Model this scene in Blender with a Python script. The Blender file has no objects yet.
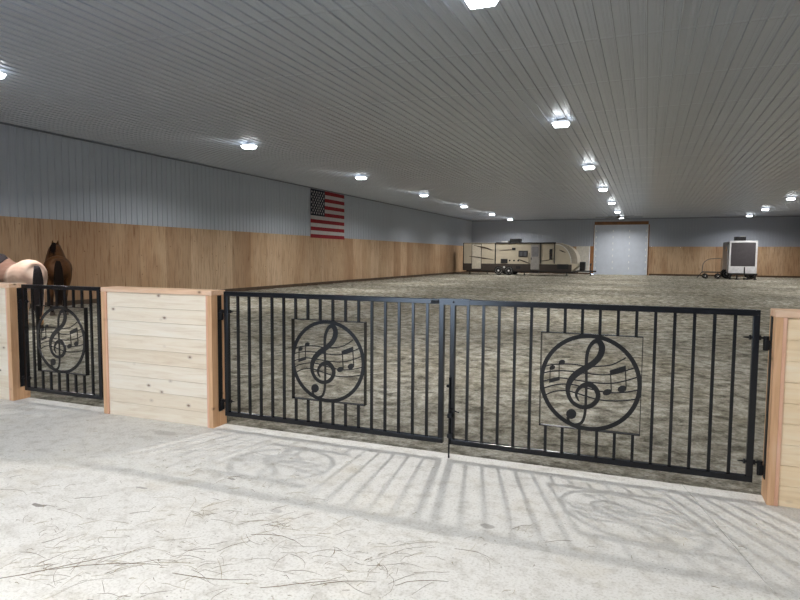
import bpy, bmesh, math, random
from math import sin, cos, pi, sqrt, atan2
from mathutils import Vector, Matrix, noise
random.seed(7)
SC = bpy.context.scene
COL = SC.collection

# ------------------------------------------------------------------ helpers
def lin(c):
    return tuple(((x/12.92) if x <= 0.04045 else ((x+0.055)/1.055)**2.4) for x in c)
def rgb(r, g, b):
    return lin((r/255, g/255, b/255)) + (1,)

class NT:
    def __init__(s, name):
        s.m = bpy.data.materials.new(name); s.m.use_nodes = True
        s.n = s.m.node_tree.nodes; s.l = s.m.node_tree.links
        s.b = s.n['Principled BSDF']
    def node(s, t, **k):
        n = s.n.new(t)
        for a, v in k.items():
            if a in n.inputs.keys() if isinstance(a, str) else False: n.inputs[a].default_value = v
            else: setattr(n, a, v)
        return n
    def link(s, a, b): s.l.new(a, b)
    def coord(s, scale=(1,1,1), rot=(0,0,0), kind='Object'):
        tc = s.n.new('ShaderNodeTexCoord'); mp = s.n.new('ShaderNodeMapping')
        mp.inputs['Scale'].default_value = scale; mp.inputs['Rotation'].default_value = rot
        s.l.new(tc.outputs[kind], mp.inputs[0]); return mp.outputs[0]
    def noise(s, vec, scale, detail=4, rough=.55, dist=0):
        n = s.n.new('ShaderNodeTexNoise'); n.inputs['Scale'].default_value = scale
        n.inputs['Detail'].default_value = detail; n.inputs['Roughness'].default_value = rough
        n.inputs['Distortion'].default_value = dist
        s.l.new(vec, n.inputs['Vector']); return n.outputs['Fac']
    def ramp(s, fac, stops):
        r = s.n.new('ShaderNodeValToRGB'); e = r.color_ramp.elements
        while len(e) < len(stops): e.new(0.5)
        for i, (p, c) in enumerate(stops):
            e[i].position = p; e[i].color = c if len(c) == 4 else c + (1,)
        s.l.new(fac, r.inputs[0]); return r.outputs[0]
    def mix(s, fac, a, b, mode='MIX'):
        m = s.n.new('ShaderNodeMix'); m.data_type = 'RGBA'; m.blend_type = mode
        for sock, v in ((m.inputs[0], fac), (m.inputs[6], a), (m.inputs[7], b)):
            if hasattr(v, 'links') or hasattr(v, 'is_linked'): s.l.new(v, sock)
            else: sock.default_value = v
        return m.outputs[2]
    def math(s, op, a, b=0.0, c=None):
        m = s.n.new('ShaderNodeMath'); m.operation = op
        for i, v in enumerate((a, b) if c is None else (a, b, c)):
            if hasattr(v, 'is_linked'): s.l.new(v, m.inputs[i])
            else: m.inputs[i].default_value = v
        return m.outputs[0]
    def bump(s, h, strength=.3, dist=.01):
        b = s.n.new('ShaderNodeBump'); b.inputs['Strength'].default_value = strength
        b.inputs['Distance'].default_value = dist
        s.l.new(h, b.inputs['Height']); s.l.new(b.outputs[0], s.b.inputs['Normal'])
    def set(s, **k):
        for a, v in k.items():
            a = a.replace('_', ' ')
            if hasattr(v, 'is_linked'): s.l.new(v, s.b.inputs[a])
            else: s.b.inputs[a].default_value = v
        return s

def plain(name, col, rough=.5, metal=0.0, var=.12, scale=8, spec=.5):
    t = NT(name); f = t.noise(t.coord(), scale, 3)
    dark = tuple(c*(1-var) for c in col[:3]) + (1,); lite = tuple(min(1, c*(1+var)) for c in col[:3]) + (1,)
    t.set(Base_Color=t.ramp(f, [(.3, dark), (.7, lite)]), Roughness=rough, Metallic=metal)
    t.b.inputs['Specular IOR Level'].default_value = spec
    return t.m

class MB:
    def __init__(s): s.v = []; s.f = []
    def add(s, vs, fs):
        o = len(s.v); s.v += [tuple(v) for v in vs]; s.f += [tuple(i+o for i in f) for f in fs]; return s
    def box(s, a, b, bev=0.0, M=None):
        (x0,y0,z0),(x1,y1,z1) = a, b
        if bev <= 0:
            vs = [(x,y,z) for x in (x0,x1) for y in (y0,y1) for z in (z0,z1)]
            fs = [(0,1,3,2),(4,6,7,5),(0,4,5,1),(2,3,7,6),(0,2,6,4),(1,5,7,3)]
        else:
            bm = bmesh.new(); bmesh.ops.create_cube(bm, size=1)
            for v in bm.verts:
                v.co = Vector(((x0+x1)/2+v.co.x*(x1-x0), (y0+y1)/2+v.co.y*(y1-y0), (z0+z1)/2+v.co.z*(z1-z0)))
            bmesh.ops.bevel(bm, geom=bm.edges[:], offset=bev, segments=2, profile=.6, affect='EDGES')
            bm.verts.index_update(); vs = [v.co.copy() for v in bm.verts]; fs = [tuple(v.index for v in f.verts) for f in bm.faces]; bm.free()
        if M is not None: vs = [M @ Vector(v) for v in vs]
        return s.add(vs, fs)
    def tube(s, pts, r, n=10, caps=True, closed=False):
        pts = [Vector(p) for p in pts]; N = len(pts); rs = r if isinstance(r, (list, tuple)) else [r]*N
        vs = []; up = None
        for i, p in enumerate(pts):
            if closed: t = pts[(i+1) % N]-pts[i-1]
            else: t = pts[min(i+1,N-1)]-pts[max(i-1,0)]
            t.normalize()
            if up is None: up = Vector((0,0,1)) if abs(t.z) < .9 else Vector((0,1,0))
            a = t.cross(up)
            if a.length < 1e-4: a = t.cross(Vector((1,0,0)))
            a.normalize(); b = a.cross(t).normalized(); up = b
            for k in range(n):
                an = 2*pi*k/n; vs.append(p+(a*cos(an)+b*sin(an))*rs[i])
        fs = []
        for i in range(N if closed else N-1):
            j = (i+1) % N
            for k in range(n): fs.append((i*n+k, i*n+(k+1)%n, j*n+(k+1)%n, j*n+k))
        if caps and not closed:
            fs.append(tuple(range(n))[::-1]); fs.append(tuple((N-1)*n+k for k in range(n)))
        return s.add(vs, fs)
    def lathe(s, c, prof, n=24, axis='z'):
        vs = []; fs = []; c = Vector(c)
        for r, h in prof:
            for k in range(n):
                a = 2*pi*k/n; p = (r*cos(a), r*sin(a), h)
                if axis == 'y': p = (p[0], p[2], p[1])
                if axis == 'x': p = (p[2], p[0], p[1])
                vs.append(c+Vector(p))
        for i in range(len(prof)-1):
            for k in range(n): fs.append((i*n+k, i*n+(k+1)%n, (i+1)*n+(k+1)%n, (i+1)*n+k))
        fs.append(tuple(range(n))[::-1]); fs.append(tuple((len(prof)-1)*n+k for k in range(n)))
        return s.add(vs, fs)
    def prism_y(s, poly, y0, y1):       # polygon in XZ, extruded along Y
        n = len(poly); vs = [(x,y0,z) for x,z in poly]+[(x,y1,z) for x,z in poly]
        fs = [tuple(range(n)), tuple(range(2*n-1, n-1, -1))]+[(i,(i+1)%n+0,(i+1)%n+n,i+n) for i in range(n)]
        return s.add(vs, fs)
    def ribbon_y(s, pts, w, y0, y1, closed=False, drift=0):   # variable width ribbon in XZ, thickness along Y
        P = [Vector((a,b)) for a,b in pts]; N = len(P); ws = w if isinstance(w,(list,tuple)) else [w]*N
        L = []; R = []
        for i in range(N):
            t = (P[(i+1)%N]-P[i-1]) if closed else (P[min(i+1,N-1)]-P[max(i-1,0)])
            t.normalize(); nn = Vector((-t.y,t.x))*ws[i]/2; L.append(P[i]+nn); R.append(P[i]-nn)
        vs = []
        for i in range(N):
            e = -drift*i
            vs += [(L[i].x,y0+e,L[i].y),(R[i].x,y0+e,R[i].y),(R[i].x,y1+e,R[i].y),(L[i].x,y1+e,L[i].y)]
        fs = []
        for i in range(N if closed else N-1):
            j = (i+1)%N
            for k in range(4): fs.append((4*i+k, 4*i+(k+1)%4, 4*j+(k+1)%4, 4*j+k))
        if not closed: fs += [(0,1,2,3),(4*N-1,4*N-2,4*N-3,4*N-4)]
        return s.add(vs, fs)
    def build(s, name, mat, parent=None, smooth=False, loc=None, matidx=None):
        me = bpy.data.meshes.new(name); me.from_pydata(s.v, [], s.f); me.validate()
        bm = bmesh.new(); bm.from_mesh(me); bmesh.ops.recalc_face_normals(bm, faces=bm.faces[:]); bm.to_mesh(me); bm.free()
        for m in (mat if isinstance(mat, list) else [mat]): me.materials.append(m)
        if matidx:
            for i, p in enumerate(me.polygons): p.material_index = matidx[i]
        if smooth:
            me.polygons.foreach_set('use_smooth', [True]*len(me.polygons))
            try: me.set_sharp_from_angle(angle=math.radians(smooth if smooth is not True else 45))
            except Exception: pass
        o = bpy.data.objects.new(name, me); COL.objects.link(o)
        if parent: o.parent = parent
        if loc: o.location = loc
        return o

def empty(name, loc, rz=0):
    o = bpy.data.objects.new(name, None); COL.objects.link(o); o.empty_display_size = .1
    o.location = loc; o.rotation_euler = (0,0,rz); return o
def tag(o, label, cat, group=None, kind=None):
    o['label'] = label; o['category'] = cat
    if group: o['group'] = group
    if kind: o['kind'] = kind
    return o
def struct(o, label=None):
    o['kind'] = 'structure'
    if label: o['label'] = label
    return o
def copy_tree(o, parent=None):
    c = o.copy(); COL.objects.link(c)
    if parent: c.parent = parent
    for ch in list(o.children): copy_tree(ch, c)
    return c
def smooth_path(pts, sub=6, closed=False):           # Catmull-Rom through tuples of any length
    out = []; N = len(pts)
    for i in range(N if closed else N-1):
        g = (lambda k: pts[k % N]) if closed else (lambda k: pts[max(0, min(N-1, k))])
        p0, p1, p2, p3 = g(i-1), g(i), g(i+1), g(i+2)
        for j in range(sub):
            t = j/sub
            out.append(tuple(.5*((2*b)+(-a+c)*t+(2*a-5*b+4*c-d)*t*t+(-a+3*b-3*c+d)*t**3) for a,b,c,d in zip(p0,p1,p2,p3)))
    if not closed: out.append(tuple(pts[-1]))
    return out

# ------------------------------------------------------------------ dimensions (metres, floor z=0)
XL, XR, YN, YF, H, HP = -15.63, 11.43, -5.0, 56.95, 4.88, 2.44
GY = 4.253                       # plane of the gates
DX0, DX1, DZ = -4.36, .02, 4.34  # far overhead door

# ------------------------------------------------------------------ materials
def m_ply():
    t = NT('plywood'); v = t.coord((1,1,1))
    sep = t.node('ShaderNodeSeparateXYZ'); t.link(v, sep.inputs[0])
    s = t.math('ADD', sep.outputs[0], sep.outputs[1])
    k = t.math('FLOOR', t.math('DIVIDE', s, 1.22))
    wn = t.node('ShaderNodeTexWhiteNoise', noise_dimensions='1D'); t.link(k, wn.inputs['W'])
    base = t.ramp(wn.outputs[0], [(0, rgb(186,157,128)), (.5, rgb(204,176,145)), (1, rgb(216,191,162))])
    g = t.noise(t.coord((9,9,.5)), 2.2, 5, .65, .4)
    col = t.mix(.75, base, t.ramp(g, [(.3, rgb(165,128,92)), (.5, (1,1,1,1)), (.75, rgb(250,236,215))]), 'MULTIPLY')
    bl = t.noise(t.coord((1,1,.35)), .8, 3)
    col = t.mix(.5, col, t.ramp(bl, [(.35, rgb(205,180,160)), (.6, (1,1,1,1))]), 'MULTIPLY')
    fr = t.math('FRACT', t.math('DIVIDE', s, 1.22))
    seam = t.math('LESS_THAN', fr, .008)
    col = t.mix(t.math('MULTIPLY', seam, .55), col, rgb(90,66,46))
    vo = t.node('ShaderNodeTexVoronoi'); vo.inputs['Scale'].default_value = 2.6; t.link(t.coord((1,1,1.3)), vo.inputs['Vector'])
    kn = t.math('LESS_THAN', vo.outputs['Distance'], .075)
    col = t.mix(t.math('MULTIPLY', kn, .55), col, rgb(110,76,50))
    t.set(Base_Color=col, Roughness=.62); t.b.inputs['Specular IOR Level'].default_value = .25
    return t.m
def m_wood(name, base, dark, lite, axis='x', board=0.0, knots=True, z0=0.0, sc=1.0, grain=.6):
    t = NT(name)
    st = {'x': (1.2, 10, 14), 'z': (14, 14, 1.0)}[axis]
    g = t.noise(t.coord(st), 2.0*sc, 5, .6, .8)
    col = t.ramp(g, [(.28, dark), (.5, base), (.75, lite)])
    col = t.mix(1-grain, col, base)
    if board:
        v = t.coord(); sep = t.node('ShaderNodeSeparateXYZ'); t.link(v, sep.inputs[0])
        k = t.math('FLOOR', t.math('DIVIDE', t.math('SUBTRACT', sep.outputs[2], z0), board))
        wn = t.node('ShaderNodeTexWhiteNoise', noise_dimensions='1D'); t.link(k, wn.inputs['W'])
        col = t.mix(.8, col, t.ramp(wn.outputs[0], [(0, rgb(247,241,232)), (.5, rgb(252,248,242)), (1, (1,1,1,1))]), 'MULTIPLY')
    if knots:
        vo = t.node('ShaderNodeTexVoronoi'); vo.inputs['Scale'].default_value = 7.0; t.link(t.coord((.8,.8,1.25)), vo.inputs['Vector'])
        kd = t.ramp(vo.outputs['Distance'], [(.05, (1,1,1,1)), (.11, (.25,.25,.25,1)), (.2, (0,0,0,1))])
        wn2 = t.math('GREATER_THAN', t.math('FRACT', t.math('MULTIPLY', vo.outputs['Color'], 7.3)), .45)
        col = t.mix(t.math('MULTIPLY', t.math('MULTIPLY', kd, wn2), .85), col, rgb(118,84,62))
    t.set(Base_Color=col, Roughness=.6); t.b.inputs['Specular IOR Level'].default_value = .25
    t.bump(g, .12, .004)
    return t.m
M = {}
M['ply'] = m_ply()
M['siding'] = m_wood('pine_siding', rgb(240,227,207), rgb(218,198,172), rgb(246,238,224), 'x', .1255, True, 0, 1, .6)
M['siding_warm'] = m_wood('warm_pine_siding', rgb(244,220,184), rgb(224,194,152), rgb(248,232,206), 'x', .1255, True, 0, 1, .7)
M['fir'] = m_wood('fir_board', rgb(214,170,130), rgb(186,136,94), rgb(228,192,156), 'z', 0, True, 0, 1)
M['fir_pink'] = m_wood('pink_fir_trim', rgb(226,178,148), rgb(204,142,108), rgb(236,202,180), 'z', 0, True, 0, 1)
M['fir_top'] = m_wood('fir_rail', rgb(230,192,160), rgb(210,158,122), rgb(240,214,190), 'x', 0, True, 0, 1)
M['black'] = plain('black_gloss_paint', (.004,.0045,.007,1), .2, 0, .2, 30, .38)
M['black_matte'] = plain('black_steel', (.005,.005,.006,1), .45, 0, .2, 30, .25)
M['jamb'] = plain('brown_jamb_wood', rgb(128,88,58), .6, 0, .25, 3)

def m_metal(name, col, rough, spec):
    t = NT(name); f = t.noise(t.coord((.6,.6,.6)), 1.3, 4)
    t.set(Base_Color=t.ramp(f, [(.3, tuple(c*.97 for c in col[:3])+(1,)), (.7, col)]), Roughness=rough)
    t.b.inputs['Specular IOR Level'].default_value = spec
    return t.m
M['ceil'] = m_metal('white_ceiling_steel', rgb(190,199,212), .27, .6)
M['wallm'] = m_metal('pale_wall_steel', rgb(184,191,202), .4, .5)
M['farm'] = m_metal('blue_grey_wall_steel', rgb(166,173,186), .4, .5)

def m_concrete():
    t = NT('concrete'); v = t.coord()
    a = t.noise(v, 1.1, 6, .6); b = t.noise(v, 9, 8, .7); c = t.noise(v, 70, 3, .6)
    col = t.ramp(a, [(.3, rgb(222,219,213)), (.55, rgb(229,226,220)), (.75, rgb(232,227,217))])
    col = t.mix(.8, col, t.ramp(b, [(.34, rgb(222,219,214)), (.52, (1,1,1,1))]), 'MULTIPLY')
    col = t.mix(.8, col, t.ramp(c, [(.36, rgb(228,226,222)), (.5, (1,1,1,1))]), 'MULTIPLY')
    # tan hay dust drifts
    d = t.noise(v, 2.3, 5, .65); d2 = t.ramp(d, [(.55, (0,0,0,1)), (.75, (1,1,1,1))])
    col = t.mix(t.math('MULTIPLY', d2, .35), col, rgb(196,184,158))
    # specks of litter
    vo = t.node('ShaderNodeTexVoronoi'); vo.inputs['Scale'].default_value = 22; t.link(v, vo.inputs['Vector'])
    sp = t.math('MULTIPLY', t.math('LESS_THAN', vo.outputs['Distance'], .10), t.math('GREATER_THAN', t.noise(v, 3.1, 2), .54))
    col = t.mix(t.math('MULTIPLY', sp, .6), col, rgb(120,108,92))
    # damp spots
    sep = t.node('ShaderNodeSeparateXYZ'); t.link(v, sep.inputs[0])
    wob = t.math('MULTIPLY', t.math('SUBTRACT', t.noise(v, 14, 3), .5), .05)
    for (x, y, rx, ry, k) in [(-3.284,2.456,.06,.022,.75), (-3.665,3.891,.13,.06,.28), (-2.93,2.9,.05,.015,.5), (-.763,3.216,.05,.03,.45), (-2.5,3.25,.035,.014,.6), (-1.95,2.93,.05,.03,.3)]:
        dx = t.math('DIVIDE', t.math('ADD', t.math('SUBTRACT', sep.outputs[0], x), wob), rx)
        dy = t.math('DIVIDE', t.math('ADD', t.math('SUBTRACT', sep.outputs[1], y), wob), ry)
        rr = t.math('ADD', t.math('MULTIPLY', dx, dx), t.math('MULTIPLY', dy, dy))
        mk = t.ramp(rr, [(.6, (1,1,1,1)), (1.0, (0,0,0,1))])
        col = t.mix(t.math('MULTIPLY', mk, k), col, rgb(104,92,82))
    t.set(Base_Color=col, Roughness=.7); t.b.inputs['Specular IOR Level'].default_value = .3
    t.bump(t.math('ADD', b, t.math('MULTIPLY', c, .4)), .25, .006)
    return t.m
M['concrete'] = m_concrete()
def m_sand():
    t = NT('arena_sand'); v = t.coord()
    a = t.noise(v, .6, 5, .6); b = t.noise(v, 5, 8, .72); c = t.noise(v, 40, 4, .7)
    col = t.ramp(b, [(.36, rgb(104,100,90)), (.49, rgb(166,162,150)), (.63, rgb(214,210,200))])
    col = t.mix(.8, col, t.ramp(a, [(.35, rgb(205,200,188)), (.65, (1,1,1,1))]), 'MULTIPLY')
    col = t.mix(.5, col, t.ramp(c, [(.35, rgb(196,190,178)), (.6, (1,1,1,1))]), 'MULTIPLY')
    t.set(Base_Color=col, Roughness=.95); t.b.inputs['Specular IOR Level'].default_value = .1
    h = t.math('ADD', t.math('MULTIPLY', t.noise(t.coord((1,1,1)), 4.5, 6, .62, .3), 1.0), t.math('MULTIPLY', c, .18))
    t.bump(h, 1.0, .16)
    return t.m
M['sand'] = m_sand()

# ------------------------------------------------------------------ setting
fl = MB(); J = .0015
# slabs split by sawn joints running away from the aisle edge
def jx(y, x0): return x0+(4.32-y)*.245
xs = [XL-.1, -9.3, -4.5, .265, 5.0, XR+.1]
for i in range(5):
    g0 = 0 if i == 0 else J; g1 = 0 if i == 4 else J
    y0, y1 = YN, 4.32
    a0 = xs[i]+(0 if i == 0 else (y1-y0)*.245); b0 = xs[i+1]+(0 if i == 4 else (y1-y0)*.245)
    vs = []
    for z in (-.15, 0): vs += [(a0+g0,y0,z),(b0-g1,y0,z),(xs[i+1]-g1,y1,z),(xs[i]+g0,y1,z)]
    fl.add(vs, [(0,3,2,1),(4,5,6,7),(0,1,5,4),(1,2,6,5),(2,3,7,6),(3,0,4,7)])
fl.box((XL-.1,YN,-.2),(XR+.1,4.32,-.148))
struct(fl.build('floor', M['concrete']), 'pale concrete aisle slab strewn with hay')

# sand: one displaced sheet, finer near the gates
def axis(a, b, s0, s1, g):
    out = [a]; s = s0
    while out[-1] < b: out.append(out[-1]+s); s = min(s1, s*g)
    out[-1] = b; return out
ys = axis(4.32, YF, .04, .3, 1.008)
xa = axis(-4, XR, .06, .2, 1.02); xb = axis(4, -XL, .06, .2, 1.02)
xsn = [-x for x in reversed(xb)] + xa[1:] if xb[0] == 4 else xa
vs = []; nx = len(xsn)
for y in ys:
    for x in xsn:
        n1 = noise.fractal(Vector((x*1.1, y*1.1, 3)), .9, 2.1, 4)
        n2 = noise.fractal(Vector((x*3.7, y*4.6, 8)), .8, 2.1, 3)
        e = min(1, (y-4.32)/.5)
        z = -.012 + e*(.018*n1+.026*n2) - .012*e
        vs.append((x, y, z))
fs = [(j*nx+i, j*nx+i+1, (j+1)*nx+i+1, (j+1)*nx+i) for j in range(len(ys)-1) for i in range(nx-1)]
sand = MB().add(vs, fs).build('floor', M['sand'], smooth=True)
me = sand.data; me.polygons.foreach_set('use_smooth', [True]*len(me.polygons))
struct(sand, 'grey brown riding arena sand churned by hooves')

# corrugated steel profile: ribs stand proud toward the room by h
def profile(L0, L1, pitch=.2286, h=.026):
    P = []; x = L0
    while x < L1:
        for d, hh in ((0,0),(.075,0),(.080,.004),(.092,.004),(.097,0),(.128,0),(.133,.004),(.145,.004),(.150,0),(.180,0),(.187,h),(.206,h),(.212,0)):
            if x+d < L1: P.append((x+d, hh))
        x += pitch
    P.append((L1, 0)); return P
# ceiling: ribs run along Y; sheet dips a few millimetres at every truss (2.49 m apart)
cp = profile(XL, XR); cy = []
y = YN; T0 = 10.22-2.49*7
k = T0
while k < YF:
    for d in (-1.245, -.5, -.06, -.02, .02, .06, .5):
        yy = k+d
        if YN < yy < YF: cy.append((yy, .005 if abs(d) < .05 else (0 if abs(d) < 1 else -.002)))
    k += 2.49
cy = [(YN, 0)]+cy+[(YF, 0)]
vs = []
for yy, dip in cy:
    for x, hh in cp: vs.append((x, yy, H-hh-dip))
n = len(cp); fs = [(j*n+i, j*n+i+1, (j+1)*n+i+1, (j+1)*n+i) for j in range(len(cy)-1) for i in range(n-1)]
o = len(vs); vs += [(XL,YN,H+.05),(XR,YN,H+.05),(XR,YF,H+.05),(XL,YF,H+.05)]; fs.append((o,o+1,o+2,o+3))
struct(MB().add(vs, fs).build('ceiling', M['ceil']), 'white ribbed steel ceiling')

def ribbed_wall(name, origin, along, inward, L, z0, z1, mat, holes=()):
    mb = MB(); P = profile(0, L); A = Vector(along); I = Vector(inward); O = Vector(origin)
    for (a, ha), (b, hb) in zip(P[:-1], P[1:]):
        mid = (a+b)/2; zz = z0; zt = z1
        for (h0, h1, hz0, hz1) in holes:
            if h0 <= mid <= h1: zz = max(zz, hz1)
        p = O+A*a+I*ha; q = O+A*b+I*hb
        mb.add([(p.x,p.y,zz),(q.x,q.y,zz),(q.x,q.y,zt),(p.x,p.y,zt)], [(0,1,2,3)])
    mb.box(tuple(min(u,v) for u,v in zip(O-I*.08+Vector((0,0,z0)), O-I*.06+A*L+Vector((0,0,z1)))),
           tuple(max(u,v) for u,v in zip(O-I*.08+Vector((0,0,z0)), O-I*.06+A*L+Vector((0,0,z1))))) if not holes else None
    return mb.build(name, mat)
wl = struct(ribbed_wall('wall_left', (XL,YN,0), (0,1,0), (1,0,0), YF-YN, HP, H+.04, M['wallm']), 'long left wall, pale ribbed steel above plywood')
p = MB().box((XL-.08,YN,-.05),(XL+.022,YF,HP)).build('plywood_wainscot', M['ply'], wl); p['label'] = 'tan plywood lower wall'
wr = struct(ribbed_wall('wall_right', (XR,YN,0), (0,1,0), (-1,0,0), YF-YN, HP, H+.04, M['wallm']), 'right wall, pale ribbed steel above plywood')
MB().box((XR-.022,YN,-.05),(XR+.08,YF,HP)).build('plywood_wainscot', M['ply'], wr)
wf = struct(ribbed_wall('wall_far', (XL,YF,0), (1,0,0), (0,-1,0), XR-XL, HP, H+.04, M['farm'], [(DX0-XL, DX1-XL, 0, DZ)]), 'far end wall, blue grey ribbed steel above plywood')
mb = MB().box((XL,YF-.022,-.05),(-5.9,YF+.08,HP)).box((DX1,YF-.022,-.05),(XR,YF+.08,HP))
mb.build('plywood_wainscot', M['ply'], wf)
wp = MB().box((-5.9,YF-.025,-.05),(-4.73,YF+.08,HP+.03)).build('white_wall_panel', plain('chalky_white_board', rgb(214,210,200), .6), wf); wp['label'] = 'off white board panel beside the overhead door'
wn_ = struct(ribbed_wall('wall_near', (XL,YN,0), (1,0,0), (0,1,0), XR-XL, -.05, H+.04, M['wallm'], [(-5.7-XL, -3.3-XL, 0, 2.7)]), 'wall behind the camera')
struct(MB().box((-5.82,YN-.05,0),(-5.7,YN+.08,2.82)).box((-3.3,YN-.05,0),(-3.18,YN+.08,2.82)).box((-5.7,YN-.05,2.7),(-3.3,YN+.08,2.82)).build('added_doorway', M['jamb']), 'added doorway behind the camera, lets in daylight for the gate highlights')  # unseen opening, added so bluish daylight reflects in the centre gate rails
# dark angle trim where walls meet ceiling, ledger on top of the plywood
tm = plain('grey_edge_trim', rgb(120,124,132), .5)
struct(MB().box((XL,YN,H-.07),(XL+.035,YF,H-.02)).build('trim_1', tm)); struct(MB().box((XR-.035,YN,H-.07),(XR,YF,H-.02)).build('trim_2', tm))
struct(MB().box((XL,YF-.035,H-.07),(XR,YF,H-.02)).build('trim_3', tm))
skm = plain('dirty_base_board', rgb(84,66,50), .8, 0, .3, 2)
struct(MB().box((XL+.02,4.32,-.05),(XL+.06,YF,.11)).build('baseboard_left', skm))
struct(MB().box((DX1+.2,YF-.06,-.05),(XR,YF-.02,.11)).box((XL,YF-.06,-.05),(DX0-.2,YF-.02,.11)).build('baseboard_far', skm))
# overhead door
dm = plain('white_door_steel', rgb(200,208,222), .5, 0, .05, 2)
door = struct(empty('door_1', (-2.17, YF, 0)), 'large white sectional overhead door in the far wall')
cx = -2.17
ns = 8; hs = DZ/ns
mb = MB()
for i in range(ns): mb.box((DX0-cx-.02, -.03, i*hs+(.02 if i else -.05)), (DX1-cx+.02, .03, (i+1)*hs+.018))
mb.box((DX0-cx-.02,-.012,-.05),(DX1-cx+.02,.05,DZ+.02)); mb.build('door_panels', dm, door)
hm = plain('galvanised_hinge', rgb(235,238,240), .3, .3)
for x in (DX0+.14, DX0+1.55, DX0+2.9, DX1-.14):
    for i in range(1, ns):
        MB().box((x-cx-.035,-.06,i*hs-.09),(x-cx+.035,-.028,i*hs+.09),.006).build('hinge', hm, door)
MB().box((DX0-cx-.02,-.10,0),(DX0-cx+.04,-.035,DZ)).build('track', hm, door)
MB().box((DX1-cx-.04,-.10,0),(DX1-cx+.02,-.035,DZ)).build('track', hm, door)
struct(MB().box((DX0-.03,YF-.05,DZ),(DX1+.03,YF+.02,DZ+.28)).build('trim_4', M['jamb']), 'brown timber header above the overhead door')
struct(MB().box((DX0-.36,YF-.06,0),(DX0-.06,YF+.02,HP+.03)).build('trim_5', plain('orange_post_wood', rgb(158,108,66), .6, 0, .2, 3)), 'brown timber beside the door')
struct(MB().box((DX1+.03,YF-.06,0),(DX1+.12,YF+.02,DZ)).build('trim_6', M['jamb']))
struct(MB().box((DX0-.08,YF-.06,0),(DX0-.0,YF+.02,DZ)).build('trim_7', M['jamb']))

# ------------------------------------------------------------------ pony wall panels
def pony(name, x0, x1, label, sid, bar_x=(), left_trim=True):
    y0, y1, zt = 4.152, 4.338, 1.178
    t = empty(name, ((x0+x1)/2, (y0+y1)/2, 0)); cx, cy = t.location.x, t.location.y
    L0, L1, A, B = x0-cx, x1-cx, y0-cy, y1-cy
    tag(t, label, 'half wall', 'timber half walls between the gates')
    MB().box((L0, A, zt-.04), (L1, B, zt), .004).build('top_rail', M['fir_top'], t)
    for xx in (L0, L1-.04):
        o = MB().box((xx, A, .001), (xx+.04, B, zt-.0405), .003).build('end_board', M['fir'] , t)
    for xx in (L0+.0405, L1-.0405-.02):
        MB().box((xx, A+.001, .001), (xx+.02, A+.03, zt-.0405), .002).build('trim_strip', M['fir_pink'], t)
    mb = MB(); mk = MB(); zb = .001; bh = .1255; z = zb
    while z < zt-.05:
        z2 = min(z+bh, zt-.041)
        mb.box((L0+.061, A+.012, z), (L1-.061, A+.03, z2-.0012), .0025)
        mk.box((L0+.041, B-.03, z), (L1-.041, B-.012, z2-.0012), .0025); z += bh
    mb.box((L0+.061, A+.022, .002), (L1-.061, A+.034, zt-.042))
    mb.build('front_siding', sid, t); mk.build('back_siding', sid, t)
    for bx, s in bar_x:        # black steel strap on the end face that carries the gate pins
        X = bx-cx
        b = MB().box((min(X, X+s*.006), GY-.0-cy-.025, .13), (max(X, X+s*.006), GY-cy+.025, 1.135), .002)
        b.build('hinge_strap', M['black_matte'], t)
    return t
pony('half_wall', -15.52, -5.85, 'pale pine half wall at the left edge of the photo, beside the narrow gate', M['siding'], [(-5.85, 1)])
pony('half_wall', -4.632, -3.384, 'pale knotty pine half wall between the narrow gate and the double gate', M['siding'], [(-3.384, 1)])
pony('half_wall', .718, 11.35, 'warm toned pine half wall at the right edge of the photo', M['siding_warm'], [(.718, -1)])

# ------------------------------------------------------------------ gates
# treble clef plaque, unit square coordinates measured as (s, t): s right, t up
def H_(px, py):      # bilinear inverse of the plaque outline seen almost square-on
    TL, TR, BR, BL = (97,58), (567,85), (548,537), (85,485)
    s = t = .5
    for _ in range(12):
        x = (1-s)*(1-t)*TL[0]+s*(1-t)*TR[0]+s*t*BR[0]+(1-s)*t*BL[0]
        y = (1-s)*(1-t)*TL[1]+s*(1-t)*TR[1]+s*t*BR[1]+(1-s)*t*BL[1]
        dxs = (1-t)*(TR[0]-TL[0])+t*(BR[0]-BL[0]); dxt = (1-s)*(BL[0]-TL[0])+s*(BR[0]-TR[0])
        dys = (1-t)*(TR[1]-TL[1])+t*(BR[1]-BL[1]); dyt = (1-s)*(BL[1]-TL[1])+s*(BR[1]-TR[1])
        det = dxs*dyt-dxt*dys; ex, ey = px-x, py-y
        s += (ex*dyt-ey*dxt)/det; t += (dxs*ey-dys*ex)/det
    return s-.5, .5-t
S = .655
def PT(px, py): a, b = H_(px, py); return (a*S, b*S)
clef = [(236,478,5),(262,484,13),(285,476,13),(299,452,12),(306,410,12),(309,350,11),(311,300,11),(311,240,12),(312,190,14),(318,150,15),(332,120,16),(352,103,20),(372,106,24),(383,130,27),(378,160,27),(360,187,26),(332,210,26),(300,228,28),(268,248,28),(240,275,26),(226,308,22),(226,340,18),(241,373,17),(268,395,18),(300,403,19),(334,395,20),(358,372,20),(364,342,21),(348,312,22),(320,299,22),(293,304,18),(270,325,14),(264,348,11),(270,364,8),(278,376,4)]
staves = [[(108,218),(150,208),(210,205),(260,208),(310,217),(360,217),(420,212),(460,195),(490,178)],
          [(104,246),(150,238),(200,236),(250,240),(320,250),(380,256),(430,253),(480,240),(528,224)],
          [(102,284),(140,275),(180,268),(230,274),(300,285),(350,292),(420,295),(480,285),(542,266)],
          [(104,317),(150,303),(200,297),(250,300),(320,318),(380,332),(430,338),(490,335),(548,324)],
          [(112,349),(150,333),(200,326),(240,332),(300,350),(360,368),(420,375),(480,374),(540,366)]]
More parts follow.
